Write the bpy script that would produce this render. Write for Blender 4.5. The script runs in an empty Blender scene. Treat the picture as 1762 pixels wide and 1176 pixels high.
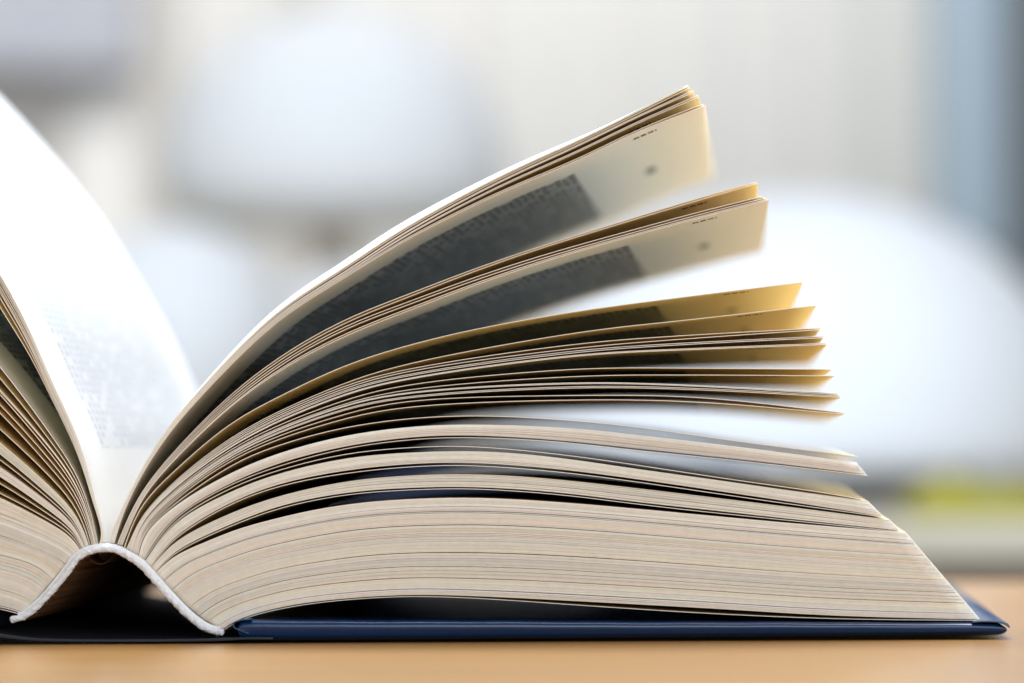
import bpy, bmesh, math, random
import numpy as np
from mathutils import Matrix, Vector, noise as mnoise

random.seed(7)
rng = np.random.default_rng(7)
S = bpy.context.scene
COL = S.collection

# ------------------------------------------------------------------ camera
PW, PH = 1762.0, 1176.0            # photograph size in pixels
F = 8500.0                         # focal length in those pixels
D = 0.71                           # camera to the head edge of the book (m)
ROLL = -0.0070
VX, VY = 1280.0, 765.0             # where lines running straight away from us meet
dx, dy = VX - PW / 2, -(VY - PH / 2)
cr, sr = math.cos(ROLL), math.sin(ROLL)
ux, uy = cr * dx - sr * dy, sr * dx + cr * dy
PITCH = math.atan2(-uy, F)
YAW = math.atan2(ux, F * math.cos(PITCH) - uy * math.sin(PITCH))
ROT = Matrix.Rotation(YAW, 3, 'Z') @ Matrix.Rotation(math.pi / 2 + PITCH, 3, 'X') @ Matrix.Rotation(ROLL, 3, 'Z')
CAMZ = 0.0281
CAM = Vector((0.0, -D, CAMZ))
cam = bpy.data.cameras.new('camera')
cam_o = bpy.data.objects.new('camera', cam)
COL.objects.link(cam_o)
cam_o.matrix_world = Matrix.Translation(CAM) @ ROT.to_4x4()
cam.sensor_width = 36.0
cam.lens = F / PW * 36.0
cam.clip_start = 0.01
cam.clip_end = 60
cam.dof.use_dof = True
cam.dof.focus_distance = D + 0.0015
cam.dof.aperture_fstop = cam.lens / 11.0
cam.dof.aperture_blades = 0
S.camera = cam_o

# ------------------------------------------------------------------ light
W = bpy.data.worlds.new('World')
S.world = W
W.use_nodes = True
bg = W.node_tree.nodes['Background']
bg.inputs['Color'].default_value = (0.93, 0.965, 1.0, 1)
bg.inputs['Strength'].default_value = 0.40


def area(name, loc, target, sx, sy, power, color):
    l = bpy.data.lights.new(name, 'AREA')
    l.shape = 'RECTANGLE'
    l.size, l.size_y = sx, sy
    l.energy = power
    l.color = color
    o = bpy.data.objects.new(name, l)
    COL.objects.link(o)
    o.location = loc
    o.rotation_euler = (Vector(target) - Vector(loc)).to_track_quat('-Z', 'Y').to_euler()
    return o


area('ceiling_light', (-0.02, 0.24, 0.82), (-0.06, 0.11, 0.03), 0.8, 0.6, 21.5, (0.84, 0.88, 1.0))
area('right_window', (0.85, 0.20, 0.19), (-0.04, 0.10, 0.06), 0.6, 0.42, 11.5, (0.66, 0.83, 1.0))
area('front_fill', (0.38, -1.45, 0.26), (-0.05, 0.0, 0.04), 1.2, 0.8, 15.5, (0.90, 0.955, 1.0))  # unseen fill added in front, reaches into the gaps between pages
area('back_fill', (-0.35, 0.9, 1.5), (0.05, 3.6, 0.15), 1.6, 1.2, 33, (0.92, 0.96, 1.0))  # added fill that brightens the lamps and curtains, no real source
area('left_skylight', (-0.80, 0.42, 0.72), (-0.12, 0.12, 0.08), 0.5, 0.5, 14, (0.50, 0.74, 1.0))
area('curtain_fill', (0.1, 3.35, 1.75), (0.0, 4.6, 0.05), 2.6, 0.4, 31, (1.0, 0.985, 0.96))  # unseen light added only to brighten the curtains and back wall

S.view_settings.view_transform = 'Standard'
S.view_settings.look = 'None'
S.view_settings.exposure = 0.0
S.view_settings.gamma = 1.0
S.render.engine = 'CYCLES'
S.cycles.use_denoising = True
S.cycles.max_bounces = 16
S.cycles.diffuse_bounces = 10
S.cycles.transmission_bounces = 10
S.cycles.glossy_bounces = 4
S.cycles.sample_clamp_indirect = 0


# ------------------------------------------------------------------ pixel helpers
def ray(px, py):
    return ROT @ Vector((px - PW / 2, -(py - PH / 2), -F))


def at(px, py, Y=0.0):
    """world point on the upright plane y = Y seen at that pixel of the photograph"""
    d = ray(px, py)
    return CAM + d * ((Y + D) / d.y)


def xz(px, py, Y=0.0):
    p = at(px, py, Y)
    return (p.x, p.z)


K = D / F                           # metres per photo pixel on the book's head plane


# ------------------------------------------------------------------ materials
def new_mat(name):
    m = bpy.data.materials.new(name)
    m.use_nodes = True
    nt = m.node_tree
    return m, nt, nt.nodes['Principled BSDF'], nt.nodes['Material Output']


class NB:
    """small node builder"""
    def __init__(s, nt):
        s.nt = nt

    def n(s, kind, **kw):
        nd = s.nt.nodes.new(kind)
        for k, v in kw.items():
            setattr(nd, k, v)
        return nd

    def math(s, op, a, b=None, c=None):
        nd = s.n('ShaderNodeMath', operation=op)
        for i, v in enumerate((a, b, c)):
            if v is None:
                continue
            if isinstance(v, (int, float)):
                nd.inputs[i].default_value = v
            else:
                s.nt.links.new(v, nd.inputs[i])
        return nd.outputs[0]

    def mix(s, fac, a, b, blend='MIX'):
        nd = s.n('ShaderNodeMix', data_type='RGBA', blend_type=blend)
        for idx, v in ((0, fac), (6, a), (7, b)):
            if isinstance(v, (int, float)):
                nd.inputs[idx].default_value = v
            elif isinstance(v, tuple):
                nd.inputs[idx].default_value = (*v, 1)
            else:
                s.nt.links.new(v, nd.inputs[idx])
        return nd.outputs[2]

    def link(s, a, b):
        s.nt.links.new(a, b)

    def noise(s, vec, scale, detail=2.0, rough=0.5, dim='3D'):
        nd = s.n('ShaderNodeTexNoise', noise_dimensions=dim)
        nd.inputs['Scale'].default_value = scale
        nd.inputs['Detail'].default_value = detail
        nd.inputs['Roughness'].default_value = rough
        if vec is not None:
            s.link(vec, nd.inputs['Vector'])
        return nd.outputs['Fac']

    def mapping(s, vec, scale):
        nd = s.n('ShaderNodeMapping')
        nd.inputs['Scale'].default_value = scale
        s.link(vec, nd.inputs['Vector'])
        return nd.outputs[0]


def simple(name, col, rough=0.6, var=0.06, scale=30.0, spec=0.4, bump=0.0, bscale=400.0, metal=0.0):
    m, nt, p, out = new_mat(name)
    b = NB(nt)
    tc = b.n('ShaderNodeTexCoord')
    f = b.noise(tc.outputs['Object'], scale, 4.0)
    c0 = tuple(max(0, c * (1 - var)) for c in col)
    c1 = tuple(min(1, c * (1 + var)) for c in col)
    b.link(b.mix(f, c0, c1), p.inputs['Base Color'])
    p.inputs['Roughness'].default_value = rough
    p.inputs['Specular IOR Level'].default_value = spec
    p.inputs['Metallic'].default_value = metal
    if bump:
        bn = b.n('ShaderNodeBump')
        bn.inputs['Strength'].default_value = bump
        bn.inputs['Distance'].default_value = 0.0002
        b.link(b.noise(tc.outputs['Object'], bscale, 3.0), bn.inputs['Height'])
        b.link(bn.outputs[0], p.inputs['Normal'])
    return m


PAGE_W = 110.0     # page width in mm, along the sheet


def paper_face(name, ink_k, b0, b1, tm, show=0.34):
    """cream book paper, both sides printed: text block, running head, small mark in the outer margin"""
    m, nt, p, out = new_mat(name)
    nt.nodes.remove(p)
    b = NB(nt)
    uv = b.n('ShaderNodeUVMap')
    uv.uv_map = 'UVMap'
    sep = b.n('ShaderNodeSeparateXYZ')
    b.link(uv.outputs[0], sep.inputs[0])
    U, V = sep.outputs[0], sep.outputs[1]

    def rng_(x, lo, hi):
        return b.math('MULTIPLY', b.math('GREATER_THAN', x, lo), b.math('LESS_THAN', x, hi))
    inside = b.math('MULTIPLY', rng_(U, 13.0, 88.5), rng_(V, 24.0, 168.0))
    lv = b.math('DIVIDE', b.math('SUBTRACT', V, 24.0), 4.9)
    li = b.math('FLOOR', lv)
    lf = b.math('SUBTRACT', lv, li)
    band = b.math('LESS_THAN', lf, 0.58)
    cmb = b.n('ShaderNodeCombineXYZ')
    b.link(U, cmb.inputs[0])
    b.link(b.math('MULTIPLY', V, 0.55), cmb.inputs[1])
    b.link(b.math('MULTIPLY', li, 3.17), cmb.inputs[2])
    gl = b.math('GREATER_THAN', b.noise(cmb.outputs[0], 1.9, 0.0), 0.36)
    cu = b.math('DIVIDE', U, 1.12)
    ci = b.math('FLOOR', cu)
    cf = b.math('SUBTRACT', cu, ci)
    cm2 = b.n('ShaderNodeCombineXYZ')
    b.link(ci, cm2.inputs[0])
    b.link(li, cm2.inputs[1])
    wn = b.n('ShaderNodeTexWhiteNoise', noise_dimensions='2D')
    b.link(cm2.outputs[0], wn.inputs['Vector'])
    wd = b.math('MULTIPLY', b.math('GREATER_THAN', wn.outputs['Value'], 0.17), b.math('LESS_THAN', cf, 0.80))
    gl = b.math('MULTIPLY', gl, b.math('LESS_THAN', cf, 0.80))
    text = b.math('MULTIPLY', b.math('MULTIPLY', inside, band), b.math('MULTIPLY', gl, wd))
    text = b.math('MAXIMUM', text, b.math('MULTIPLY', inside, show))     # print of the other side showing through
    head = b.math('MULTIPLY', b.math('MULTIPLY', rng_(U, 98.3, 102.2), rng_(V, 9.0, 12.6)), gl)
    du = b.math('SUBTRACT', U, 99.5)
    dv = b.math('SUBTRACT', V, 99.0)
    r2 = b.math('ADD', b.math('MULTIPLY', du, du), b.math('MULTIPLY', b.math('MULTIPLY', dv, dv), 0.016))
    mark = b.math('LESS_THAN', r2, 1.0)
    ink = b.math('MAXIMUM', b.math('MAXIMUM', text, head), b.math('MULTIPLY', mark, 0.75))
    fib = b.noise(cmb.outputs[0], 0.25, 4.0)
    base = b.mix(fib, b0, b1)
    colr = b.mix(b.math('MULTIPLY', ink, ink_k), base, (0.045, 0.043, 0.038))
    df = b.n('ShaderNodeBsdfDiffuse')
    tr = b.n('ShaderNodeBsdfTranslucent')
    b.link(colr, df.inputs['Color'])
    b.link(b.mix(1.0, colr, tm, 'MULTIPLY'), tr.inputs['Color'])
    mx = b.n('ShaderNodeMixShader')
    mx.inputs[0].default_value = 0.37
    b.link(df.outputs[0], mx.inputs[1])
    b.link(tr.outputs[0], mx.inputs[2])
    b.link(mx.outputs[0], out.inputs['Surface'])
    return m


def paper_edge():
    """cut edge of the sheets: greyer than the face, tinted sheet by sheet"""
    m, nt, p, out = new_mat('paper_cut_edge')
    b = NB(nt)
    at_ = b.n('ShaderNodeAttribute')
    at_.attribute_name = 'tint'
    tc = b.n('ShaderNodeTexCoord')
    f = b.noise(b.mapping(tc.outputs['Object'], (1, 1, 1)), 900.0, 3.0)
    g = b.noise(b.mapping(tc.outputs['Object'], (30, 1, 60)), 1.0, 3.0)
    ramp = b.math('ADD', b.math('MULTIPLY', f, 0.20), b.math('MULTIPLY', g, 0.22))
    k = b.math('ADD', ramp, 0.79)
    cc = b.n('ShaderNodeCombineColor')
    for i in range(3):
        b.link(k, cc.inputs[i])
    col = b.mix(1.0, at_.outputs['Color'], cc.outputs[0], 'MULTIPLY')
    b.link(col, p.inputs['Base Color'])
    p.inputs['Roughness'].default_value = 0.85
    p.inputs['Specular IOR Level'].default_value = 0.15
    return m


def cloth_mat(name, base, rough, bump):
    m, nt, p, out = new_mat(name)
    b = NB(nt)
    tc = b.n('ShaderNodeTexCoord')
    n1 = b.noise(tc.outputs['Object'], 900.0, 3.0)
    n2 = b.noise(b.mapping(tc.outputs['Object'], (40, 40, 200)), 1.0, 3.0)
    col = b.mix(n2, tuple(c * 0.75 for c in base), tuple(c * 1.25 for c in base))
    b.link(col, p.inputs['Base Color'])
    p.inputs['Roughness'].default_value = rough
    p.inputs['Specular IOR Level'].default_value = 0.45
    bn = b.n('ShaderNodeBump')
    bn.inputs['Strength'].default_value = bump
    bn.inputs['Distance'].default_value = 0.0001
    b.link(n1, bn.inputs['Height'])
    b.link(bn.outputs[0], p.inputs['Normal'])
    return m


def wood_mat(name, c0, c1, rough, gs=1.0):
    m, nt, p, out = new_mat(name)
    b = NB(nt)
    tc = b.n('ShaderNodeTexCoord')
    v = b.mapping(tc.outputs['Object'], (5.0 * gs, 70.0 * gs, 70.0 * gs))
    n1 = b.noise(v, 1.0, 6.0, 0.6)
    n2 = b.noise(b.mapping(tc.outputs['Object'], (9.0, 14.0, 14.0)), 1.0, 3.0)
    col = b.mix(n1, c0, c1)
    col = b.mix(b.math('MULTIPLY', n2, 0.45), col, tuple(0.55 * x for x in c0))
    b.link(col, p.inputs['Base Color'])
    b.link(b.math('ADD', b.math('MULTIPLY', n1, 0.10), rough), p.inputs['Roughness'])
    p.inputs['Specular IOR Level'].default_value = 0.5
    return m


M_PAPER = paper_face('book_paper', 0.93, (0.92, 0.785, 0.45), (0.94, 0.825, 0.53), (0.90, 0.93, 0.93), 0.30)
M_PAPER_LIT = paper_face('book_paper_lit', 0.92, (0.86, 0.85, 0.81), (0.90, 0.89, 0.86), (0.95, 0.93, 0.85), 0.40)  # same book paper, whitened to paint in the light on brightly lit leaves
M_PAPER_OVERLIT = paper_face('book_paper_overlit', 0.25, (0.76, 0.77, 0.765), (0.80, 0.81, 0.805), (1.0, 0.95, 0.82), 0.10)  # same book paper, overexposure painted in: whiter base, paler print
M_EDGE = paper_edge()
M_COVER = cloth_mat('navy_cover_cloth', (0.002, 0.024, 0.082), 0.22, 0.15)
M_SPINE = cloth_mat('black_navy_spine_cloth', (0.008, 0.010, 0.018), 0.6, 0.3)
M_CORD = simple('white_cotton_cord', (0.80, 0.82, 0.86), 0.95, 0.08, 1500, 0.05, 1.0, 7000)
M_GLUE = simple('dry_spine_glue', (0.80, 0.80, 0.77), 0.5, 0.08, 500, 0.3, 0.4, 1500)
M_KRAFT = simple('brown_kraft_lining', (0.075, 0.034, 0.014), 0.9, 0.2, 200, 0.1)
M_TABLE = wood_mat('oiled_oak', (0.28, 0.128, 0.028), (0.46, 0.24, 0.065), 0.20)
M_TABLE2 = wood_mat('pale_beech', (0.42, 0.37, 0.28), (0.50, 0.45, 0.35), 0.4)
M_APRON = wood_mat('brown_apron_wood', (0.16, 0.09, 0.045), (0.25, 0.14, 0.07), 0.5)
M_FLOOR = simple('grey_brown_floor', (0.22, 0.18, 0.15), 0.6, 0.1, 4)
M_WALL = simple('warm_grey_plaster', (0.76, 0.73, 0.69), 0.9, 0.03, 5)
M_CURT = simple('off_white_curtain_cloth', (0.86, 0.845, 0.82), 0.95, 0.02, 20, 0.1)
M_LAMP = simple('white_opal_shade', (0.74, 0.765, 0.80), 0.7, 0.015, 8, 0.2)
M_DOME = simple('white_opal_dome', (0.61, 0.625, 0.65), 0.7, 0.015, 8, 0.2)
M_BRASS = simple('dull_brass', (0.74, 0.68, 0.61), 0.6, 0.05, 30, 0.4, metal=0.3)
M_GREY = simple('grey_lamp_foot', (0.30, 0.28, 0.28), 0.6, 0.05, 30)
M_YELLOW = simple('yellow_green_card', (0.30, 0.265, 0.015), 0.6, 0.05, 20)
M_CREAM = simple('cream_pages', (0.72, 0.66, 0.52), 0.8, 0.05, 200)
M_BLUEGREY = simple('blue_grey_lacquer', (0.42, 0.53, 0.63), 0.5, 0.03, 6)
M_TEAL = simple('teal_grey_lacquer', (0.42, 0.51, 0.54), 0.5, 0.03, 6)
M_SLATE = simple('dark_slate_side', (0.10, 0.115, 0.13), 0.5, 0.05, 6)
M_NAVY = simple('dark_navy_cloth', (0.016, 0.024, 0.05), 0.7, 0.1, 40, 0.2)
M_LILAC = simple('lilac_grey_cabinet', (0.60, 0.62, 0.69), 0.7, 0.03, 6)


# ------------------------------------------------------------------ object helpers
def link(o, parent=None):
    COL.objects.link(o)
    if parent is not None:
        o.parent = parent
    return o


def thing(name, label, cat, loc=(0, 0, 0), group=None):
    o = bpy.data.objects.new(name, None)
    o.empty_display_size = 0.02
    link(o)
    o.location = loc
    o['label'] = label
    o['category'] = cat
    if group:
        o['group'] = group
    return o


def mesh_obj(name, verts, faces, mat, parent=None, smooth=False, origin=None):
    me = bpy.data.meshes.new(name)
    base = Vector(origin) if origin is not None else Vector((0, 0, 0))
    if parent is not None:
        base = Vector(parent.matrix_basis.translation) if parent.parent is None else base
    me.from_pydata([tuple(Vector(v) - base) for v in verts], [], faces)
    me.update()
    if mat is not None:
        me.materials.append(mat)
    if smooth:
        me.polygons.foreach_set('use_smooth', [True] * len(me.polygons))
    o = bpy.data.objects.new(name, me)
    if parent is None:
        o.location = base
    link(o, parent)
    return o


def fix_normals(o):
    bm = bmesh.new()
    bm.from_mesh(o.data)
    bmesh.ops.recalc_face_normals(bm, faces=bm.faces)
    bm.to_mesh(o.data)
    bm.free()


def box(name, lo, hi, mat, parent=None, bevel=0.0, kind=None):
    (x0, y0, z0), (x1, y1, z1) = lo, hi
    v = [(x, y, z) for x in (x0, x1) for y in (y0, y1) for z in (z0, z1)]
    f = [(0, 1, 3, 2), (4, 6, 7, 5), (0, 4, 5, 1), (2, 3, 7, 6), (0, 2, 6, 4), (1, 5, 7, 3)]
    o = mesh_obj(name, v, f, mat, parent)
    fix_normals(o)
    if bevel:
        add_bevel(o, bevel)
    if kind:
        o['kind'] = kind
    return o


def add_bevel(o, w, seg=3, ang=35):
    b = o.modifiers.new('bevel', 'BEVEL')
    b.width = w
    b.segments = seg
    b.limit_method = 'ANGLE'
    b.angle_limit = math.radians(ang)
    o.data.polygons.foreach_set('use_smooth', [True] * len(o.data.polygons))
    b.harden_normals = False


def extrude_profile(name, poly, y0, y1, mat, parent, bevel=0.0, smooth=False):
    """closed outline in x-z carried from y0 to y1"""
    n = len(poly)
    v = [(x, y0, z) for x, z in poly] + [(x, y1, z) for x, z in poly]
    f = [tuple(range(n)), tuple(range(2 * n - 1, n - 1, -1))]
    f += [(i, (i + 1) % n, n + (i + 1) % n, n + i) for i in range(n)]
    o = mesh_obj(name, v, f, mat, parent, smooth)
    fix_normals(o)
    if bevel:
        add_bevel(o, bevel)
    return o


def lathe(name, prof, cx, cy, cz, mat, parent, seg=48):
    v, f = [], []
    for r, z in prof:
        for i in range(seg):
            a = 2 * math.pi * i / seg
            v.append((cx + r * math.cos(a), cy + r * math.sin(a), cz + z))
    for j in range(len(prof) - 1):
        for i in range(seg):
            k = (i + 1) % seg
            f.append((j * seg + i, j * seg + k, (j + 1) * seg + k, (j + 1) * seg + i))
    f.append(tuple(range(seg))[::-1])
    f.append(tuple(range((len(prof) - 1) * seg, len(prof) * seg)))
    o = mesh_obj(name, v, f, mat, parent, True)
    fix_normals(o)
    return o


# ------------------------------------------------------------------ curves
def spline(pts, n):
    """centripetal Catmull-Rom through pts, resampled to n points evenly along its length (finer at the start)"""
    P = np.array(pts, float)
    P = np.vstack([2 * P[0] - P[1], P, 2 * P[-1] - P[-2]])
    out = []
    for i in range(1, len(P) - 2):
        p0, p1, p2, p3 = P[i - 1:i + 3]
        t0 = 0.0
        t1 = t0 + max(np.linalg.norm(p1 - p0), 1e-9) ** 0.5
        t2 = t1 + max(np.linalg.norm(p2 - p1), 1e-9) ** 0.5
        t3 = t2 + max(np.linalg.norm(p3 - p2), 1e-9) ** 0.5
        t = np.linspace(t1, t2, 24, endpoint=False)[:, None]
        a1 = (t1 - t) / (t1 - t0) * p0 + (t - t0) / (t1 - t0) * p1
        a2 = (t2 - t) / (t2 - t1) * p1 + (t - t1) / (t2 - t1) * p2
        a3 = (t3 - t) / (t3 - t2) * p2 + (t - t2) / (t3 - t2) * p3
        b1 = (t2 - t) / (t2 - t0) * a1 + (t - t0) / (t2 - t0) * a2
        b2 = (t3 - t) / (t3 - t1) * a2 + (t - t1) / (t3 - t1) * a3
        out.append((t2 - t) / (t2 - t1) * b1 + (t - t1) / (t2 - t1) * b2)
    C = np.vstack(out + [P[-2][None]])
    return resample(C, n)


def resample(C, n, power=1.35):
    s = np.concatenate([[0], np.cumsum(np.linalg.norm(np.diff(C, axis=0), axis=1))])
    q = np.linspace(0, 1, n) ** power * s[-1]
    return np.stack([np.interp(q, s, C[:, 0]), np.interp(q, s, C[:, 1])], 1)


def smooth_curve(C, it=2):
    C = C.copy()
    for _ in range(it):
        C[1:-1] = 0.25 * C[:-2] + 0.5 * C[1:-1] + 0.25 * C[2:]
    return C


NP = 56


def px_curve(pts, Y=0.0):
    c = smooth_curve(spline(pts, NP), 3)
    return np.array([xz(x, y, Y) for x, y in c])


# ================================================================== SETTING
TABLE_FAR = 0.300
fl = box('floor', (-3.5, -1.6, -0.76), (3.5, 5.2, -0.73), M_FLOOR, kind='structure')
wl = box('wall', (-3.5, 4.62, -0.73), (3.5, 4.72, 2.2), M_WALL, kind='structure')

tb = thing('table', 'warm orange-brown wooden table top that the open book lies on', 'table', (0, 0, -0.73))
box('table_top', (-0.75, -0.95, -0.030), (0.75, TABLE_FAR, 0.0), M_TABLE, tb, 0.003)
for sx in (-0.68, 0.68):
    for sy in (-0.88, TABLE_FAR - 0.07):
        box('leg', (sx - 0.025, sy - 0.025, -0.73), (sx + 0.025, sy + 0.025, -0.0301), M_TABLE, tb, 0.002)

# ================================================================== THE BOOK
BL = 0.190                          # page height (runs away from the camera)
T = 0.000088                        # sheet thickness
book = thing('open_book', 'thick open hardback with fanned cream pages and navy cover on the wooden table', 'book')


def sheet_arrays(C, L, t, y0, rows=2, twist=0.0, curl=None, wob=0.0):
    """C: (n,2) head edge from spine to fore-edge. Returns verts, faces, uv per loop, mat per face."""
    n = len(C)
    d = np.gradient(C, axis=0)
    d /= np.linalg.norm(d, axis=1)[:, None]
    N = np.stack([-d[:, 1], d[:, 0]], 1)
    s = np.concatenate([[0], np.cumsum(np.linalg.norm(np.diff(C, axis=0), axis=1))])
    vs = np.linspace(0, 1, rows) if rows < 4 else np.concatenate([np.linspace(0, 0.16, rows // 2, endpoint=False), np.linspace(0.16, 1, rows - rows // 2)])
    grid = {}
    verts = []
    for side in (1, -1):
        for r, v in enumerate(vs):
            a = twist * v
            ca, sa = math.cos(a), math.sin(a)
            Q = C - C[0]
            Q = np.stack([ca * Q[:, 0] - sa * Q[:, 1], sa * Q[:, 0] + ca * Q[:, 1]], 1) + C[0]
            off = side * t / 2
            if curl is not None:
                off = off + curl(s / s[-1], v * L)
            if wob:
                off = off + wob * np.sin(3.1 * v + 5 * s / s[-1]) * v * (s / s[-1])
            R = Q + N * (off[:, None] if isinstance(off, np.ndarray) else off)
            for i in range(n):
                grid[(side, r, i)] = len(verts)
                verts.append((R[i, 0], y0 + v * L, R[i, 1]))
    faces, uvs, mats = [], [], []
    su = s * 1000

    def uvq(r, i):
        return (su[i] / su[-1] * PAGE_W, vs[r] * L * 1000)
    for side in (1, -1):
        for r in range(rows - 1):
            for i in range(n - 1):
                q = [(r, i), (r, i + 1), (r + 1, i + 1), (r + 1, i)]
                if side == -1:
                    q = q[::-1]
                faces.append([grid[(side, a, b)] for a, b in q])
                uvs += [uvq(a, b) for a, b in q]
                mats.append(0)
    base = len(verts)
    # edges get vertices of their own so that shading stays crisp
    E = []
    loop = []

    def dup(k):
        verts.append(verts[k])
        return len(verts) - 1
    for i in range(n - 1):             # head edge
        q = [grid[(-1, 0, i)], grid[(-1, 0, i + 1)], grid[(1, 0, i + 1)], grid[(1, 0, i)]]
        E.append(q)
        q2 = [grid[(1, rows - 1, i)], grid[(1, rows - 1, i + 1)], grid[(-1, rows - 1, i + 1)], grid[(-1, rows - 1, i)]]
        E.append(q2)
    for r in range(rows - 1):          # fore-edge and spine edge
        E.append([grid[(-1, r, n - 1)], grid[(-1, r + 1, n - 1)], grid[(1, r + 1, n - 1)], grid[(1, r, n - 1)]])
        E.append([grid[(1, r, 0)], grid[(1, r + 1, 0)], grid[(-1, r + 1, 0)], grid[(-1, r, 0)]])
    remap = {}
    for q in E:
        nq = []
        for k in q:
            if k not in remap:
                remap[k] = dup(k)
            nq.append(remap[k])
        faces.append(nq)
        uvs += [(-5.0, 0.0)] * 4
        mats.append(1)
    return verts, faces, uvs, mats


TINTS = [(0.75, 0.71, 0.645), (0.74, 0.705, 0.65), (0.81, 0.79, 0.745), (0.75, 0.685, 0.59), (0.68, 0.66, 0.625), (0.77, 0.735, 0.675)]


def build_sheets(name, items, kind=None):
    """items: list of (verts, faces, uvs, mats, tint) joined into one mesh"""
    V, Fc, UV, MT, TI = [], [], [], [], []
    for v, f, uv, mt, ti in items:
        o = len(V)
        V += v
        Fc += [[k + o for k in q] for q in f]
        UV += uv
        MT += mt
        TI += [ti] * len(v)
    me = bpy.data.meshes.new(name)
    me.from_pydata(V, [], Fc)
    me.materials.append(M_PAPER)
    me.materials.append(M_EDGE)
    me.polygons.foreach_set('material_index', MT)
    me.polygons.foreach_set('use_smooth', [True] * len(MT))
    l = me.uv_layers.new(name='UVMap')
    l.data.foreach_set('uv', np.array(UV, np.float32).ravel())
    ca = me.color_attributes.new('tint', 'FLOAT_COLOR', 'POINT')
    ca.data.foreach_set('color', np.array([(*t, 1.0) for t in TI], np.float32).ravel())
    me.update()
    o = bpy.data.objects.new(name, me)
    link(o, book)
    if kind:
        o['kind'] = kind
    return o


def tint(i=None):
    t = TINTS[rng.integers(len(TINTS))] if i is None else TINTS[i]
    k = rng.uniform(0.94, 1.05)
    return tuple(min(0.92, c * k) for c in t)


def page(pts, flip=False, twist=0.0, curl=None, curve=None, rows=8, t=T, wob=0.0, tn=None):
    C = px_curve(pts) if curve is None else curve
    if flip:                           # left half: keep the upper side on top
        pass
    a = sheet_arrays(C, BL + rng.uniform(-2e-4, 2e-4), t, rng.uniform(-1.2e-4, 1.2e-4), rows, twist, curl, wob)
    return build_sheets('page', [(*a, tn or tint(2))])


def block(name, top, bot, n, gaps=(), parts=None, power=1.0):
    """n tight sheets between two px curves. gaps: list of (fraction, width in sheets) of dark slits;
    the block is cut into signatures there."""
    A = px_curve(top) if not isinstance(top, np.ndarray) else top
    B = px_curve(bot) if not isinstance(bot, np.ndarray) else bot
    cur = []
    gi = 0
    gaps = sorted(gaps)
    run = tint()
    left = 0
    objs = []
    mid = np.linalg.norm(A[NP // 2] - B[NP // 2])
    t = mid / n * 0.915
    sag = 0.0
    for i in range(n):
        f = (i + 0.5) / n
        f2 = f
        C = A * (1 - f2) + B * f2
        # sheets wander a little so that slits open and close along the way
        w = np.sin(np.linspace(0, rng.uniform(3, 9), NP) + rng.uniform(0, 6.28)) * rng.uniform(0.0, 0.16) * t
        C = C.copy()
        C[:, 1] += w
        # narrow, near the spine the sheets are pressed together
        dist = np.linalg.norm(A - B, axis=1) / n
        tt = np.minimum(t, dist * 0.97)
        if left <= 0:
            run = tint()
            left = rng.integers(1, 9)
        left -= 1
        if gi < len(gaps) and f > gaps[gi][0]:
            wdt = gaps[gi][1]
            gi += 1
            if wdt >= 1.0:
                if cur:
                    objs.append(build_sheets(name, cur, 'stuff'))
                    cur = []
                continue               # leave this sheet's room empty: a dark slit
            tt = tt * (1 - wdt)
        a = sheet_arrays(C, BL + rng.uniform(-2e-4, 2e-4), float(np.mean(tt)), rng.uniform(-1.7e-4, 0.8e-4), 2)
        cur.append((*a, tuple(c * rng.uniform(0.95, 1.04) for c in run)))
    if cur:
        objs.append(build_sheets(name, cur, 'stuff'))
    return objs


# ---------------------------------------------------------------- right half: loose fan at the top
XA = [250, 298, 340, 400, 484, 600, 692, 860, 1000, 1092]
A1 = [(187, 934), (205, 885), (229, 836), (250, 796), (298, 724), (340, 675), (400, 609.5), (484, 531), (600, 455),
      (692, 394), (860, 303), (1000, 238.5), (1092, 191)]
a_dy = {  # extra drop below A1 at 250 / 400 / 600 / 1000, and the tip
    'a1': ((0, 0, 0, 0), (1184, 146)),
    'a1b': ((1.2, 1.3, 1.6, 2.0), (1185, 148.5)),
    'a2': ((2.2, 3.2, 4.2, 5.5), (1187, 151)),
    'a3': ((3.6, 5.6, 8.6, 9.0), (1193, 156)),
    'a3b': ((5.0, 7.4, 10.2, 10.8), (1194, 158.5)),
    'a4': ((6.4, 9.4, 12.6, 18.6), (1202, 164)),
    'a4b': ((7.5, 11.2, 14.2, 21.0), (1203, 167)),
    'a5': ((9.0, 13.4, 16.2, 32.5), (1210, 179)),
    'a6': ((10.6, 15.6, 18.6, 35.6), (1214.5, 182)),
}


def a_curve(dys, tip, foot):
    pts = [foot, (205 + dys[0] * 0.45, 885 + dys[0] * 0.4)]
    for x, y in A1[2:]:
        dy_ = np.interp(x, [200, 250, 400, 600, 1000, 1092], [dys[0] * .75, dys[0], dys[1], dys[2], dys[3], dys[3] + 2])
        pts.append((x, y + dy_))
    pts.append(tip)
    return pts


def curl_top(u, y):
    """the very first leaf curls down towards its head edge, showing a strip of its upper side"""
    w = np.interp(u, [0, 0.12, 0.3, 0.55, 0.8, 1.0], [0, 0.5, 0.85, 1.0, 0.75, 0.3])
    r = min(1.0, y / 0.026)
    return 0.00205 * w * (1 - (1 - r) ** 2) + 0.0004 * w * r


for i, (k, (dys, tip)) in enumerate(a_dy.items()):
    foot = (187 + i * 1.1, 934 + i * 0.15)
    o = page(a_curve(dys, tip, foot), curl=curl_top if i == 0 else None, twist=0.004 if i == 0 else 0.0)
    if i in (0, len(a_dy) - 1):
        o.data.materials[0] = M_PAPER_LIT

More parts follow.
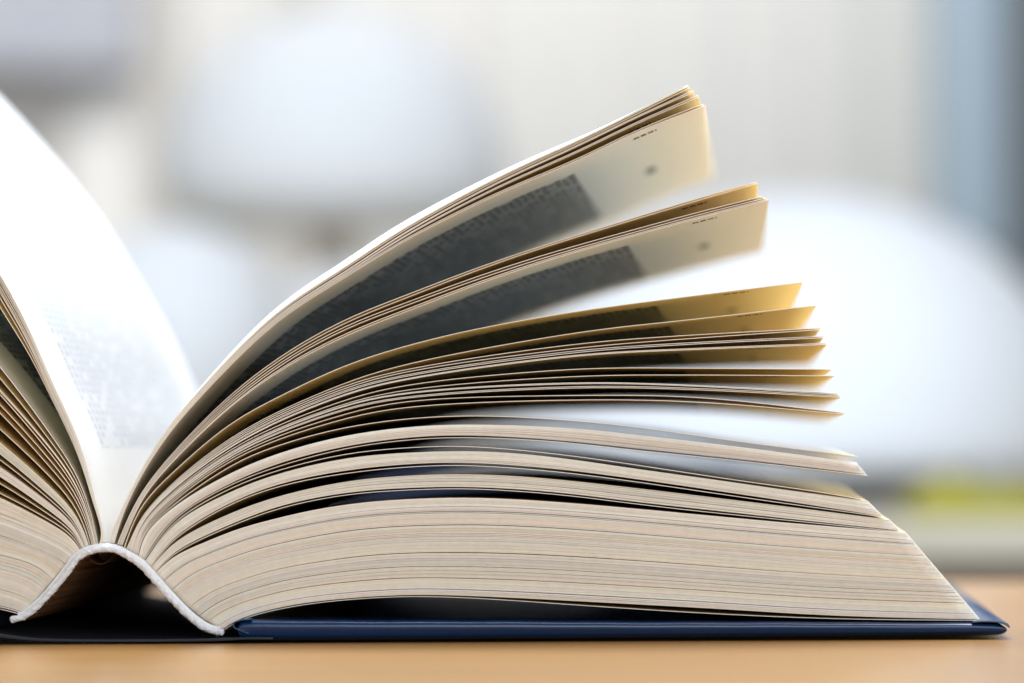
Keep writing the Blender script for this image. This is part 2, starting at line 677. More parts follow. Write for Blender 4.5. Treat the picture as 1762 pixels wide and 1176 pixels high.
# second loose bundle
B_x = [250, 300, 400, 499, 600, 707, 800, 906, 1000, 1140, 1200]
B1y = [838, 777, 677, 603, 547.5, 505, 469, 432, 403, 360, 341.7]
b_rows = [((0, 0, 0, 0, 0), (1301, 313.5)), ((2.5, 4.8, 5.5, 2.8, 3.6), (1304, 316)), ((5, 9.6, 11.5, 17.4, 24.0), (1313, 338)),
          ((7.5, 14, 16.5, 22.5, 28.5), (1318, 341)), ((10.5, 18.0, 24.5, 25.7, 32.0), (1321, 343)), ((12, 20, 28, 28, 34.2), (1322.5, 344.5))]
for i, (dys, tip) in enumerate(b_rows):
    pts = [(202 + 1.5 * i, 936 + 0.6 * i), (224 + i * 1.2, 884 + i * 1.0)]
    for x, y in zip(B_x, B1y):
        pts.append((x, y + np.interp(x, [250, 400, 600, 1000, 1200], dys)))
    pts.append(tip)
    o = page(pts)
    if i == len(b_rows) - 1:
        o.data.materials[0] = M_PAPER_LIT

# third, wide-open fan: y at x = 250, 400, 600, 700, 1000, 1200, then the tip
CX = [250, 400, 600, 700, 1000, 1200]
c_rows = [
    ([881, 752, 657, 627, 571.7, 549], (1404, 526)),
    ([884, 755, 662, 636, 591.5, 576.3], (1412, 565)),
    ([885.5, 758, 666, 640, 598.5, 582], (1410, 567.5)),
    ([887, 761, 669.5, 645, 603, 589.4], (1418, 579)),
    ([888.5, 763, 672, 647.3, 606, 592], (1416.5, 581.5)),
    ([890, 766, 676, 651.7, 610.4, 599.7], (1422, 591)),
    ([891, 767.3, 677.6, 653.2, 612, 601.4], (1423, 593)),
    ([895.5, 772, 686.7, 663, 635, 634], (1431, 636)),
    ([898, 776, 693, 671.3, 647.6, 645.6], (1436, 647)),
    ([899.5, 778, 695.5, 676, 658.7, 663.5], (1442, 677.5)),
    ([900.8, 779.5, 697, 677.5, 660.4, 665], (1443, 679.5)),
    ([903, 782, 701.5, 683, 665.2, 668.6], (1446, 682)),
    ([904, 783.5, 703.5, 685, 667.5, 671], (1447, 684)),
    ([908, 787, 711, 691, 680.7, 684], (1454, 711)),
    ([912, 791.5, 719, 701, 688.4, 692], (1453, 713)),
]
C1 = [(214, 942), (230, 898), (250, 862), (300, 811), (400, 727), (484, 681), (600, 627), (729, 587.5), (840, 562.5), (1000, 535), (1200, 508.5), (1381, 486)]
page(C1)
for i, (ys, tip) in enumerate(c_rows):
    fx = 218 + i * 1.25
    fy = 944 + i * 0.75
    pts = [(fx, fy)] + list(zip(CX, ys)) + [tip]
    page(pts)

# loose leaves between the thick signatures
loose = [
    [(237, 956), (250, 915), (400, 800), (484, 765), (600, 734.7), (729, 718.5), (840, 716), (953, 721.5), (1106, 736), (1222, 753), (1340, 769), (1449, 782.5), (1476, 786)],
    [(248, 964), (300, 893), (400, 833), (484, 801), (600, 771), (714, 756), (800, 753), (953, 760), (1106, 776.5), (1222, 788), (1340, 801), (1493, 818.5)],
    [(250, 966), (300, 899), (400, 839), (484, 808), (600, 780.6), (714, 770), (800, 768), (953, 781), (1106, 802), (1222, 820), (1340, 837), (1406, 846), (1485, 860)],
    [(259, 976), (300, 928), (400, 866.5), (484, 836), (600, 814), (714, 803), (800, 801), (953, 811.5), (1106, 831), (1222, 848), (1340, 865), (1522, 890)],
    [(267, 985), (300, 953), (400, 904.3), (484, 874), (600, 851), (714, 843), (800, 841), (953, 850.5), (1106, 869), (1222, 882), (1340, 894), (1552, 915.5)],
]
def sag(px):
    def fn(u, y):
        w = np.sin(np.pi * np.clip((u - 0.08) / 0.84, 0, 1)) ** 1.5
        r = min(1.0, max(0.0, (y - 0.012) / 0.13))
        return -px * K * w * r * r * (3 - 2 * r)
    return fn


for p, sg in zip(loose, (0, 0, 0, 2, 2)):
    page(p, curl=sag(sg) if sg else None)

B1T = [(239, 957), (250, 919), (300, 872), (400, 813), (484, 779), (600, 749), (729, 733), (840, 731), (1000, 738.3), (1106, 750), (1222, 763), (1340, 778), (1406, 787), (1474, 796)]
B1B = [(247, 963), (262, 938), (300, 890), (400, 830), (484, 796), (600, 767), (714, 752), (800, 749), (953, 757), (1106, 773), (1222, 785), (1340, 798), (1491, 816.5)]
B2T = [(250.5, 966.5), (300, 902), (400, 845), (484, 814), (600, 788), (714, 778.5), (840, 777), (953, 787), (1106, 809), (1222, 825), (1340, 842), (1494, 863)]
B2B = [(258, 975), (300, 925), (400, 863.5), (484, 832), (600, 809), (714, 798), (800, 796), (953, 806.5), (1106, 826), (1222, 843), (1340, 860.5), (1519, 888.5)]
B3T = [(260, 977.5), (300, 934), (400, 882), (484, 853), (600, 828), (714, 818), (840, 817), (953, 825), (1106, 842), (1222, 856), (1375, 875), (1531, 895)]
B3B = [(266, 984), (300, 950), (400, 901), (484, 870), (600, 847.5), (714, 839.5), (800, 838), (953, 847), (1106, 865.5), (1222, 878), (1340, 891), (1548, 913)]
block('signature', B1T, B1B, 15, [(0.33, 0.35), (0.72, 0.3)])
block('signature', B2T, B2B, 16, [(0.55, 0.25), (0.85, 0.4)])
block('signature', B3T, B3B, 16, [(0.3, 0.35), (0.52, 0.5), (0.8, 0.25)])

MT_ = [(268, 986), (300, 957), (361, 930), (400, 913.5), (453, 898), (545, 876.5), (600, 868), (637, 863.5), (760, 857), (840, 857.5), (953, 864), (1106, 877), (1222, 888), (1375, 902), (1559, 917)]
MB_ = [(383, 1083), (395, 1074), (423, 1061), (453, 1052), (515, 1039), (594, 1030), (714, 1023.5), (840, 1027), (1000, 1035), (1222, 1047), (1437, 1059.5), (1686, 1066)]
CA, CB = px_curve(MT_), px_curve(MB_)
feet = [(268, 986), (294, 1013), (321, 1041), (350, 1065), (383, 1083)]
guides = []
for f_, ft in zip((0, 0.25, 0.5, 0.75, 1.0), feet):
    C_ = CA * (1 - f_) + CB * f_
    s_ = np.concatenate([[0], np.cumsum(np.linalg.norm(np.diff(C_, axis=0), axis=1))])
    wgt = np.clip(1 - s_ / s_[-1] / 0.13, 0, 1) ** 2
    guides.append(C_ + wgt[:, None] * (np.array(xz(*ft)) - C_[0]))
mg = [[(0.2, 0.3), (0.34, 0.5), (0.5, 1.0), (0.58, 0.6), (0.8, 0.3)],
      [(0.07, 1.0), (0.2, 0.3), (0.38, 0.6), (0.44, 0.6), (0.5, 0.5), (0.72, 0.3)],
      [(0.18, 1.0), (0.4, 0.3), (0.76, 1.0), (0.94, 0.7)],
      [(0.24, 1.0), (0.48, 0.3), (0.72, 1.0), (0.88, 0.4)]]
for i in range(4):
    block('signature', guides[i], guides[i + 1], 33, mg[i])
EP = [(384, 1085), (397, 1076), (423, 1063.5), (453, 1054.5), (515, 1042), (594, 1032.5), (714, 1026.5), (840, 1031), (1000, 1042), (1222, 1056), (1437, 1065), (1686, 1068.0)]
page(EP)

# ---------------------------------------------------------------- left half
def extend(p90, p10, foot, mid, drop, total=1320.0):
    """left-hand sheet: from its foot through the two places seen in the frame, then bending over outside it"""
    pts = [foot] + mid + [p90, p10]
    v = np.array(p10, float) - np.array(p90, float)
    phi0 = math.atan2(-v[1], -v[0])
    L0 = sum(math.dist(pts[i], pts[i + 1]) for i in range(len(pts) - 1))
    s, (x, y) = 0.0, p10
    step = 60.0
    while L0 + s < total:
        s += step
        phi = phi0 - drop * (1 - math.exp(-s / 420.0))
        x -= step * math.cos(phi)
        y -= step * math.sin(phi)
        pts.append((x, y))
    return pts


def left_page(y10, y90, foot, drop, mid=()):
    return extend((90, y90), (10, y10), foot, list(mid), math.radians(drop))


LT = [(181, 934), (178, 918), (164, 861), (148, 799), (129, 742), (102.5, 680), (79, 610 + 30), (48, 553), (10, 490), (-105, 297), (-233, 130), (-361, -11), (-470, -115), (-590, -215)]
LT = [(181, 934), (178, 915), (164, 861), (148, 799), (129, 742), (90, 660), (48, 562), (10, 490), (-30, 422), (-105, 297), (-233, 130), (-361, -11), (-470, -115), (-590, -215)]
l_off = [0, 4, 8, 13, 20, 26, 30, 40, 56]     # drop at x = 10
l_off90 = [0, 3, 6, 9, 13, 17, 20, 24, 29]
for i, (d10, d90) in enumerate(zip(l_off, l_off90)):
    pts = []
    for j, (x, y) in enumerate(LT):
        if j == 0:
            pts.append((181 - i * 1.2, 934 + i * 0.2))
            continue
        dd = np.interp(x, [-600, 10, 90, 129, 164, 178], [d10 * 1.15, d10, d90, d90 * 0.72, d90 * 0.38, d90 * 0.22])
        pts.append((x - dd * 0.25 * (x > 100), y + dd * (1 - 0.25 * (x > 100))))
    pg = page(pts)
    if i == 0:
        pg.data.materials[0] = M_PAPER_OVERLIT

l_rows = [
    (644, 752, (168, 936), 24), (663, 764, (166.2, 936.6), 25), (682, 775, (164.4, 937), 26), (684.5, 777, (163.6, 937.2), 26), (690, 785, (162.6, 937.5), 26.5),
    (707, 797, (160.8, 938), 27), (721, 809, (158.5, 938.6), 28), (747.6, 825, (155, 939.4), 29),
    (799, 864, (147, 942.6), 32), (838, 889.7, (142.4, 945.4), 34), (854, 898, (140.4, 946.8), 35),
]
for y10, y90, ft, dr in l_rows:
    fx, fy = ft
    mid = [(fx - (fx - 90) * 0.16, fy - (fy - y90) * 0.30), (fx - (fx - 90) * 0.48, fy - (fy - y90) * 0.66)]
    o = page(left_page(y10, y90, ft, dr, mid))
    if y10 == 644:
        o.data.materials[0] = M_PAPER_LIT


def left_pts(y10, y90, ft, dr):
    fx, fy = ft
    mid = [(fx - (fx - 90) * 0.16, fy - (fy - y90) * 0.30), (fx - (fx - 90) * 0.48, fy - (fy - y90) * 0.66)]
    return left_page(y10, y90, ft, dr, mid)


block('signature', left_pts(770, 842, (152.6, 940.2), 30), left_pts(789, 857, (148.4, 942), 31), 13, [(0.55, 0.5)])
block('signature', left_pts(811, 871, (145.4, 943.6), 32.5), left_pts(826, 882, (143.4, 944.8), 33.5), 8, [(0.35, 0.7), (0.75, 0.5)])
LMT = left_pts(861.4, 904, (138, 948), 36)
LMB = [(39, 1056), (30, 1052), (10, 1047), (-20, 1041), (-70, 1034), (-180, 1026), (-320, 1026), (-480, 1032), (-640, 1041), (-800, 1052), (-950, 1060), (-1290, 1066)]
# feet of the tight left block follow the cord, so build it from several guide curves
LG = [
    (LMT, 0.0),
    ([(131, 953), (122, 942), (90, 924), (10, 890), (-90, 862), (-200, 838), (-340, 822), (-500, 820), (-700, 838), (-900, 862), (-1140, 896)], 0.16),
    ([(114, 968), (106, 962), (90, 953), (50, 936), (10, 921), (-90, 894), (-200, 874), (-340, 862), (-500, 862), (-700, 878), (-900, 898), (-1180, 926)], 0.33),
    ([(91, 997), (84, 988), (72, 978), (48, 966), (10, 956), (-90, 933), (-200, 916), (-340, 908), (-500, 910), (-700, 926), (-900, 944), (-1215, 968)], 0.52),
    ([(66, 1026), (58, 1018), (45, 1010), (28, 1003), (10, 998), (-90, 980), (-200, 968), (-340, 963), (-500, 966), (-700, 980), (-900, 996), (-1250, 1018)], 0.74),
    (LMB, 1.0),
]
gcs = [px_curve(c) for c, _ in LG]
ng = [26, 28, 30, 32, 34]
gps = [[(0.55, 0.3), (0.9, 1.0)], [(0.12, 1.0), (0.55, 0.5), (0.95, 0.6)], [(0.06, 1.0), (0.4, 0.5), (0.62, 0.6)], [(0.02, 1.0), (0.3, 0.6), (0.6, 0.3)], [(0.35, 1.0), (0.66, 0.7), (0.8, 0.4), (0.93, 1.0)]]
for i in range(5):
    block('signature', gcs[i], gcs[i + 1], ng[i], gps[i])
page([(x, y + 3.5) for x, y in LMB])

# ---------------------------------------------------------------- spine: head band, glue, lining
ARC = [(17, 1068), (43, 1060), (71, 1037), (95, 1010), (119, 979), (133, 961), (153, 949), (181, 944.5), (198, 947), (219, 957), (241, 971), (265, 997), (286, 1020), (310, 1046), (334, 1068), (358, 1083), (386, 1090)]


def arc_offset(off, n=90, Y=0.0, a=0.0, b=1.0):
    c = spline(ARC, 200)
    c = resample(c, 300, 1.0)
    d = np.gradient(c, axis=0)
    d /= np.linalg.norm(d, axis=1)[:, None]
    nn = np.stack([d[:, 1], -d[:, 0]], 1)      # upward (image y points down)
    c = c + nn * off
    i0, i1 = int(a * 299), int(b * 299)
    c = resample(c[i0:i1 + 1], n, 1.0)
    return np.array([xz(x, y, Y) for x, y in c])


def head_band():
    n, seg = 620, 18
    c = arc_offset(0, n, -0.0003)
    d = np.gradient(c, axis=0)
    d /= np.linalg.norm(d, axis=1)[:, None]
    s = np.concatenate([[0], np.cumsum(np.linalg.norm(np.diff(c, axis=0), axis=1))])
    pitch = 19.0 * K
    r0 = 5.5 * K
    v, f = [], []
    for i in range(n):
        nrm = np.array([-d[i, 1], d[i, 0]])
        e = min(1.0, s[i] / (3 * K), (s[-1] - s[i]) / (3 * K))
        e = math.sqrt(max(0.03, e))
        wv = 0.5 * K * math.sin(s[i] / (31 * K)) + 0.35 * K * math.sin(s[i] / (12.3 * K) + 1)
        for k in range(seg):
            th = 2 * math.pi * k / seg
            ph = 2 * th - 2 * math.pi * s[i] / pitch + 0.9 * math.sin(s[i] / (23 * K)) + 0.5 * math.sin(s[i] / (9.1 * K))
            r = r0 * e * (0.90 + 0.20 * abs(math.cos(ph / 2)) ** 0.8 + 0.06 * math.sin(5 * th + s[i] / (2.3 * K)) + 0.05 * math.sin(s[i] / (6.7 * K) + 2 * th))
            nz = Vector((c[i][0] / (4.2 * K) + math.cos(th) * 1.1, c[i][1] / (4.2 * K), math.sin(th) * 1.3))
            r *= 1 + 0.20 * mnoise.noise(nz) + 0.10 * mnoise.noise(nz * 2.7)
            q = c[i] + nrm * (r * math.cos(th) + wv)
            v.append((q[0], -0.0003 - r * 1.05 * math.sin(th), q[1]))
    for i in range(n - 1):
        for k in range(seg):
            m = (k + 1) % seg
            f.append((i * seg + k, i * seg + m, (i + 1) * seg + m, (i + 1) * seg + k))
    f.append(tuple(range(seg)))
    f.append(tuple(range((n - 1) * seg, n * seg))[::-1])
    o = mesh_obj('headband', v, f, M_CORD, book, True)
    fix_normals(o)
    o['label'] = 'white twisted cotton cord over the arched spine'
    # stray cotton fibres standing off the cord
    fv, ff = [], []
    for q in range(420):
        i = int(rng.integers(6, n - 6))
        nrm = np.array([-d[i, 1], d[i, 0]])
        th = rng.uniform(0, 2 * math.pi)
        e3 = lambda a, rr: np.array([nrm[0] * math.cos(a) * rr, -math.sin(a) * rr, nrm[1] * math.cos(a) * rr])
        tan = np.array([d[i, 0], 0, d[i, 1]])
        p0 = np.array([c[i, 0], -0.0003, c[i, 1]]) + e3(th, r0 * 0.9)
        ln = rng.uniform(2.0, 6.5) * K
        b1 = tan * rng.uniform(-1, 1) * ln
        P = [p0, p0 + e3(th, ln * 0.45) + b1 * 0.35, p0 + e3(th + rng.uniform(-.5, .5), ln * rng.uniform(0.3, 0.9)) + b1]
        w = 0.14 * K
        side = np.cross(P[2] - P[0], np.array([0.3, 1, 0.2]))
        side = side / (np.linalg.norm(side) + 1e-12) * w
        up = np.array([0, w, 0])
        o0 = len(fv)
        for k, pp in enumerate(P):
            sc = 1.0 - 0.3 * k
            fv += [tuple(pp + side * sc), tuple(pp - side * sc), tuple(pp + up * sc)]
        for k in range(2):
            a0 = o0 + 3 * k
            ff += [(a0, a0 + 1, a0 + 4, a0 + 3), (a0 + 1, a0 + 2, a0 + 5, a0 + 4), (a0 + 2, a0, a0 + 3, a0 + 5)]
    fz = mesh_obj('stray_fibres', fv, ff, M_CORD, o)
    fz['kind'] = 'stuff'
    return o


head_band()


def arc_strip(name, lo, hi, y0, y1, mat, a=0.0, b=1.0, jag=0.0):
    n = 120
    A = arc_offset(hi, n, 0.0, a, b)
    B = arc_offset(lo, n, 0.0, a, b)
    v, f = [], []
    for i in range(n):
        jy = y0 + jag * (0.5 + 0.5 * math.sin(i * 0.9) * math.sin(i * 0.37 + 1))
        v += [(A[i, 0], jy, A[i, 1]), (B[i, 0], jy, B[i, 1]), (A[i, 0], y1, A[i, 1]), (B[i, 0], y1, B[i, 1])]
    for i in range(n - 1):
        p, q = 4 * i, 4 * i + 4
        f += [(p, q, q + 1, p + 1), (p + 2, p + 3, q + 3, q + 2), (p, p + 2, q + 2, q), (p + 1, q + 1, q + 3, p + 3)]
    f += [(0, 1, 3, 2), (4 * n - 4, 4 * n - 2, 4 * n - 1, 4 * n - 3)]
    o = mesh_obj(name, v, f, mat, book, True)
    fix_normals(o)
    return o


arc_strip('spine_glue', -1.0, 9.5, -0.00030, BL - 0.001, M_GLUE, 0.035, 0.985, 0.0001)
arc_strip('spine_lining', -6.5, -2.0, 0.0006, BL - 0.001, M_KRAFT, 0.03, 0.97, 0.0012)
# a torn, hanging scrap of the lining just under the crown of the arch
scr = []
for k in range(15):
    t_ = k / 14
    scr.append((150 + 42 * t_, 957 + 16 * math.sin(math.pi * t_) ** 0.6 - 4 * t_))
sc_v, sc_f = [], []
for k, (x, y) in enumerate(scr):
    for yy in (0.0016, 0.012):
        for oo in (0, 0.9):
            X, Z = xz(x, y + oo, 0)
            sc_v.append((X, yy, Z))
for k in range(14):
    p, q = 4 * k, 4 * k + 4
    sc_f += [(p, q, q + 1, p + 1), (p + 2, p + 3, q + 3, q + 2), (p, p + 2, q + 2, q), (p + 1, q + 1, q + 3, p + 3)]
o = mesh_obj('lining_scrap', sc_v, sc_f, M_KRAFT, book)
fix_normals(o)

# ---------------------------------------------------------------- cover
CY = -0.0022                        # the boards stand a little proud of the pages
BY1 = BL + 0.0025


def P2(pts, Y=CY, zmin=0.00025):
    r = []
    for x, y in pts:
        X, Z = xz(x, y, Y)
        r.append((X, max(Z, zmin)))
    return r




def rounded_board(name, stations, y0, y1, mat, r=0.0013, seg=14):
    """board with a soft rounded head edge; stations: (px x, px top, px bottom) along the board"""
    rings = []
    for x, t_, b_ in stations:
        X, zt_ = xz(x, t_, CY)
        _, zb_ = xz(x, b_, CY)
        zb_ = max(zb_, 0.0003)
        zc, hz = (zt_ + zb_) / 2, max((zt_ - zb_) / 2, 1e-5)
        ring = []
        for k in range(seg + 1):
            a_ = math.pi * k / seg
            cz = math.copysign(abs(math.cos(a_)) ** 0.75, math.cos(a_))
            ring.append((X, y0 + (r if k < seg * 0.4 else 2.3 * r) * (1 - math.sin(min(a_ * 1.25, math.pi * 0.5) if k < seg * 0.4 else math.pi / 2 + (a_ - 0.4 * math.pi) / 1.2) ** 0.9), zc + hz * cz))
        ring.append((X, y1, zc - hz))
        ring.append((X, y1, zc + hz))
        rings.append(ring)
    m = len(rings[0])
    v = [p for ring in rings for p in ring]
    f = []
    for i in range(len(rings) - 1):
        for k in range(m):
            q = (k + 1) % m
            f.append((i * m + k, i * m + q, (i + 1) * m + q, (i + 1) * m + k))
    f.append(tuple(range(m)))
    f.append(tuple(range((len(rings) - 1) * m, len(rings) * m))[::-1])
    o = mesh_obj(name, v, f, mat, book, True)
    fix_normals(o)
    return o


stn = [(409, 1080, 1092), (410.5, 1073, 1099), (414, 1069, 1103), (420, 1067.4, 1104.6)]
for x in range(440, 1700, 30):
    stn.append((x, np.interp(x, [420, 900, 1660, 1700], [1066.8, 1069, 1072.3, 1073.3]) + 0.35 * math.sin(x * 0.013) + 0.25 * math.sin(x * 0.041),
                np.interp(x, [420, 1722], [1104.8, 1094.4])))
stn += [(1706, 1073.8, 1094.6), (1718, 1075.2, 1094.2), (1726, 1077.4, 1092.6), (1731, 1080.5, 1090), (1733, 1083, 1087)]
rb = rounded_board('cover_board', stn, CY, BY1, M_COVER)
rb['label'] = 'dark navy cloth-covered back board lying flat on the table'
# cloth turned in over the fore-edge corner, lifting a little
tin = [(1672, 1070.6), (1690, 1068.0), (1708, 1067.4), (1724, 1069.0), (1735, 1073.5), (1738.5, 1079.5), (1736.5, 1081), (1731, 1076.3), (1720, 1072.6), (1706, 1071.0), (1690, 1071.2), (1676, 1072.0)]
extrude_profile('cloth_turn_in', P2(tin, CY - 0.0002), CY - 0.0002, BY1 - 0.001, M_COVER, book, 0.00006)
# folded cloth lip in the hinge groove
lip_c = [(432, 1066.2), (421, 1067.2), (412, 1068.5), (405, 1071), (401.5, 1075), (402, 1079), (406, 1082), (414, 1085.5), (422, 1088.5), (428, 1090.5)]
lc = spline(lip_c, 40)
dl = np.gradient(lc, axis=0)
dl /= np.linalg.norm(dl, axis=1)[:, None]
nl = np.stack([dl[:, 1], -dl[:, 0]], 1)
lip = [tuple(p) for p in lc + nl * 0.9] + [tuple(p) for p in (lc - nl * 1.3)[::-1]]
extrude_profile('hinge_fold', P2(lip, CY - 0.0006), CY - 0.0006, BY1 - 0.002, M_COVER, book, 0.00005)
# spine cloth between the boards
sp_c = [(-40, 1084), (-10, 1089.5), (20, 1094), (60, 1098.5), (110, 1100.5), (200, 1101), (300, 1100.5), (360, 1099.5), (395, 1098), (420, 1096.5), (470, 1096.5)]
sc_ = spline(sp_c, 60)
top = [tuple(p) for p in sc_]
bot = [(x, y + np.interp(x, [-40, 0, 60, 110, 470], [7, 6.5, 5.2, 4.2, 5.0])) for x, y in top]
spo = extrude_profile('spine_cover', P2(top + bot[::-1], CY + 0.0003), CY + 0.0003, BY1 - 0.0005, M_SPINE, book, 0.0001)
left_board = [(-14, 1060), (-18, 1056.5), (-28, 1055.5), (-400, 1062), (-1350, 1074), (-1362, 1082), (-1354, 1100), (-400, 1094), (-28, 1086), (-18, 1083), (-14, 1076)]
lb = extrude_profile('cover_board', P2(left_board, CY), CY, BY1, M_SPINE, book, 0.0004)

# ================================================================== BLURRED BACKGROUND
T2Y = 1.30
t2top = at(1500, 899, T2Y).z
t2 = thing('back_table', 'pale beech table with brown apron behind the wooden table', 'table', (0.2, T2Y + 0.7, -0.73))
box('table_top', (-1.3, T2Y, t2top - 0.0165), (1.5, T2Y + 1.9, t2top), M_TABLE2, t2, 0.001)
box('apron', (-1.2, T2Y + 0.02, t2top - 0.12), (1.4, T2Y + 0.045, t2top - 0.0166), M_APRON, t2)
for sx in (-1.17, 1.37):
    for sy in (T2Y + 0.09, T2Y + 1.82):
        box('leg', (sx - 0.03, sy - 0.03, -0.73), (sx + 0.03, sy + 0.03, t2top - 0.0166), M_APRON, t2)

# mushroom lamp
LY = 2.60
lx = at(572, 200, LY).x
lt_ = at(572, 22, LY).z
lb_ = at(572, 400, LY).z
R = abs(at(872, 300, LY).x - lx)
h = lt_ - lb_
lamp = thing('mushroom_lamp', 'white mushroom lamp with big round shade standing on the back table', 'lamp', (lx, LY, t2top))
prof = []
for k in range(15):
    a = math.pi / 2 * k / 14
    prof.append((max(0.002, R * math.sin(a)), h * (0.24 + 0.76 * math.cos(a))))
prof += [(R * 0.985, h * 0.16), (R * 0.93, h * 0.08), (R * 0.82, h * 0.02), (R * 0.70, 0.0), (R * 0.5, 0.004)]
lathe('lamp_shade', prof, lx, LY, lb_, M_LAMP, lamp)
lathe('stem', [(0.017, lb_ - t2top + 0.003), (0.015, (lb_ - t2top) * 0.6), (0.018, 0.02)], lx, LY, t2top, M_BRASS, lamp, 24)
lathe('foot', [(0.018, 0.021), (0.06, 0.014), (0.065, 0.004), (0.063, 0.0003)], lx, LY, t2top, M_LAMP, lamp, 32)

# big low dome lamp on the right
DYY = 1.75
dcx = at(1375, 600, DYY).x
dtop = at(1375, 333, DYY).z
RD = abs(at(1885, 700, DYY).x - dcx)
dl_ = thing('dome_lamp', 'large white dome lamp sitting low behind the fanned pages', 'lamp', (dcx, DYY, t2top))
hd = dtop - (t2top + 0.022)
prof = []
for k in range(19):
    a = math.pi / 2 * k / 18
    prof.append((max(0.002, RD * math.sin(a) ** 0.95), hd * math.cos(a) ** 1.0))
prof += [(RD * 0.97, -0.004), (RD * 0.8, -0.006)]
lathe('lamp_shade', prof, dcx, DYY, t2top + 0.022, M_DOME, dl_)
lathe('foot', [(RD * 0.55, 0.0175), (RD * 0.6, 0.012), (RD * 0.62, 0.0003)], dcx, DYY, t2top, M_GREY, dl_, 40)

# two round white globes low on the left
for px, ptop, phw, Y, lab in ((300, 385, 215, 2.05, 'round white globe vase beside the standing left page, larger of two'),
                              (575, 462, 150, 2.25, 'small round white globe vase under the mushroom lamp')):
    c = at(px, 600, Y)
    zt = at(px, ptop, Y).z
    r = abs(at(px + phw, 600, Y).x - c.x)
    hh = zt - t2top
    g = thing('globe_vase', lab, 'vase', (c.x, Y, t2top))
    pr = []
    for k in range(17):
        a = math.pi * 0.97 * k / 16 + 0.03
        pr.append((max(0.004, r * math.sin(a)), hh * 0.5 * (1 + math.cos(a))))
    pr[-1] = (r * 0.35, 0.0003)
    lathe('body', pr, c.x, Y, t2top, M_DOME, g)

# dark navy volume lying on the back table behind the book
ny = T2Y + 0.03
nx0, nx1, nz1 = at(380, 850, ny).x, at(1290, 850, ny).x, at(800, 799, ny).z
nb = thing('closed_book', 'dark navy closed book lying on the back table behind the fanned pages', 'book', ((nx0 + nx1) / 2, ny + 0.07, t2top))
nh = nz1 - t2top
box('page_block', (nx0 + 0.004, ny + 0.004, t2top + 0.0022), (nx1 - 0.002, ny + 0.136, nz1 - 0.0122), M_CREAM, nb)
box('front_cover', (nx0, ny, nz1 - 0.012), (nx1, ny + 0.14, nz1), M_NAVY, nb, 0.001)
box('back_cover', (nx0, ny, t2top + 0.0002), (nx1, ny + 0.14, t2top + 0.002), M_NAVY, nb)
box('spine', (nx0 + 0.001, ny - 0.003, t2top + 0.0003), (nx1 - 0.001, ny - 0.0002, nz1 - 0.0005), M_NAVY, nb, 0.001)

# yellow-green booklet
YY = T2Y + 0.06
yx0, yx1 = at(1565, 870, YY).x, at(1905, 870, YY).x
yb = thing('softcover_book', 'yellow-green softcover book lying on the back table', 'book', ((yx0 + yx1) / 2, YY + 0.06, t2top))
zt = at(1640, 838, YY).z
box('page_block', (yx0 + 0.002, YY + 0.001, t2top + 0.0015), (yx1 - 0.001, YY + 0.119, t2top + (zt - t2top) * 0.35), M_YELLOW, yb)
pk = at(1640, 800, YY).z
px_ = at(1640, 850, YY).x
prof = [(yx0, t2top + (zt - t2top) * 0.55), (px_ - 0.006, zt), (px_, (pk + zt) / 2), (px_ + 0.008, zt), (yx1, t2top + (zt - t2top) * 0.75),
        (yx1, t2top + (zt - t2top) * 0.36), (yx0, t2top + (zt - t2top) * 0.36)]
extrude_profile('front_cover', prof, YY, YY + 0.12, M_YELLOW, yb)
box('back_cover', (yx0, YY, t2top + 0.0002), (yx1, YY + 0.12, t2top + 0.0014), M_YELLOW, yb)


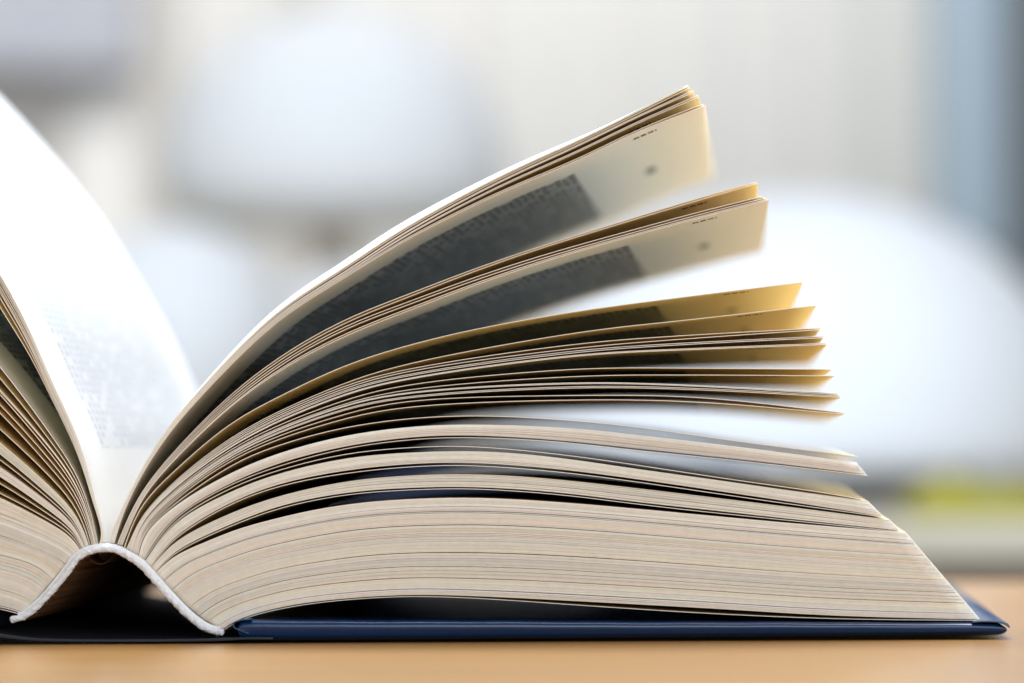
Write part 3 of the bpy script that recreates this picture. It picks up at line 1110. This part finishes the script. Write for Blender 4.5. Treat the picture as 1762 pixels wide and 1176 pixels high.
# curtains
def curtain(x0, x1, Y, label, per=0.075, amp=0.0065, seed=0, ztop=1.6):
    r = random.Random(seed)
    X0, X1 = at(x0, 400, Y).x, at(x1, 400, Y).x
    n = max(24, int((X1 - X0) / 0.004))
    z0, z1 = -0.729, ztop
    ph = r.uniform(0, 6)
    v, f = [], []
    for j in range(2):
        for i in range(n + 1):
            x = X0 + (X1 - X0) * i / n
            w = amp * (math.sin(2 * math.pi * x / per + ph) + 0.5 * math.sin(2 * math.pi * x / (per * 2.37) + 1.3))
            for z in (z0, z1):
                v.append((x, Y + w + j * 0.002, z))
    m = 2 * (n + 1)
    for i in range(n):
        p = 2 * i
        f += [(p, p + 2, p + 3, p + 1), (m + p, m + p + 1, m + p + 3, m + p + 2), (p, m + p, m + p + 2, p + 2), (p + 1, p + 3, m + p + 3, m + p + 1)]
    f += [(0, 1, m + 1, m), (2 * n, m + 2 * n, m + 2 * n + 1, 2 * n + 1)]
    o = mesh_obj('curtain', v, f, M_CURT, None, True, origin=((X0 + X1) / 2, Y, z0))
    fix_normals(o)
    o['label'] = label
    o['category'] = 'curtain'
    o['group'] = 'pale curtains on the back wall'
    return o


curtain(100, 232, 4.60, 'narrow off-white curtain below the lilac-grey cabinet', seed=1, ztop=at(100, 121, 4.55).z)
curtain(318, 470, 4.60, 'medium off-white curtain behind the left side of the mushroom lamp', seed=2)
curtain(545, 1606, 4.60, 'wide off-white pleated curtain filling the wall behind the fanned pages', seed=3)

# lilac-grey wall cabinet top left
cz0 = at(100, 118, 4.53).z
cx1 = at(225, 60, 4.53).x
wc = thing('wall_cabinet', 'lilac-grey wall cabinet hung above the narrow curtain', 'cabinet', (cx1 - 0.4, 4.58, cz0))
box('body', (cx1 - 0.8, 4.542, cz0), (cx1, 4.615, cz0 + 0.6), M_LILAC, wc, 0.003)
box('door', (cx1 - 0.797, 4.53, cz0 + 0.003), (cx1 - 0.10, 4.5415, cz0 + 0.597), M_LILAC, wc, 0.002)

# tall blue-grey cupboard on the right
ux0, ux1 = at(1612, 300, 4.2).x, at(1738, 300, 4.2).x
zs = at(1680, 440, 4.2).z
cb = thing('tall_cupboard', 'tall blue-grey cupboard with teal lower door and dark slate side', 'cupboard', (ux1, 4.35, -0.73))
box('carcass', (ux0 + 0.004, 4.222, -0.729), (ux1 - 0.001, 4.6, 1.5), M_TEAL, cb)
box('upper_door', (ux0, 4.20, zs + 0.002), (ux1, 4.2215, 1.5), M_BLUEGREY, cb, 0.002)
box('lower_door', (ux0, 4.20, -0.70), (ux1, 4.2215, zs - 0.002), M_TEAL, cb, 0.002)
box('side_panel', (ux1 + 0.0005, 4.17, -0.729), (ux1 + 0.30, 4.6, 1.5), M_SLATE, cb, 0.002)
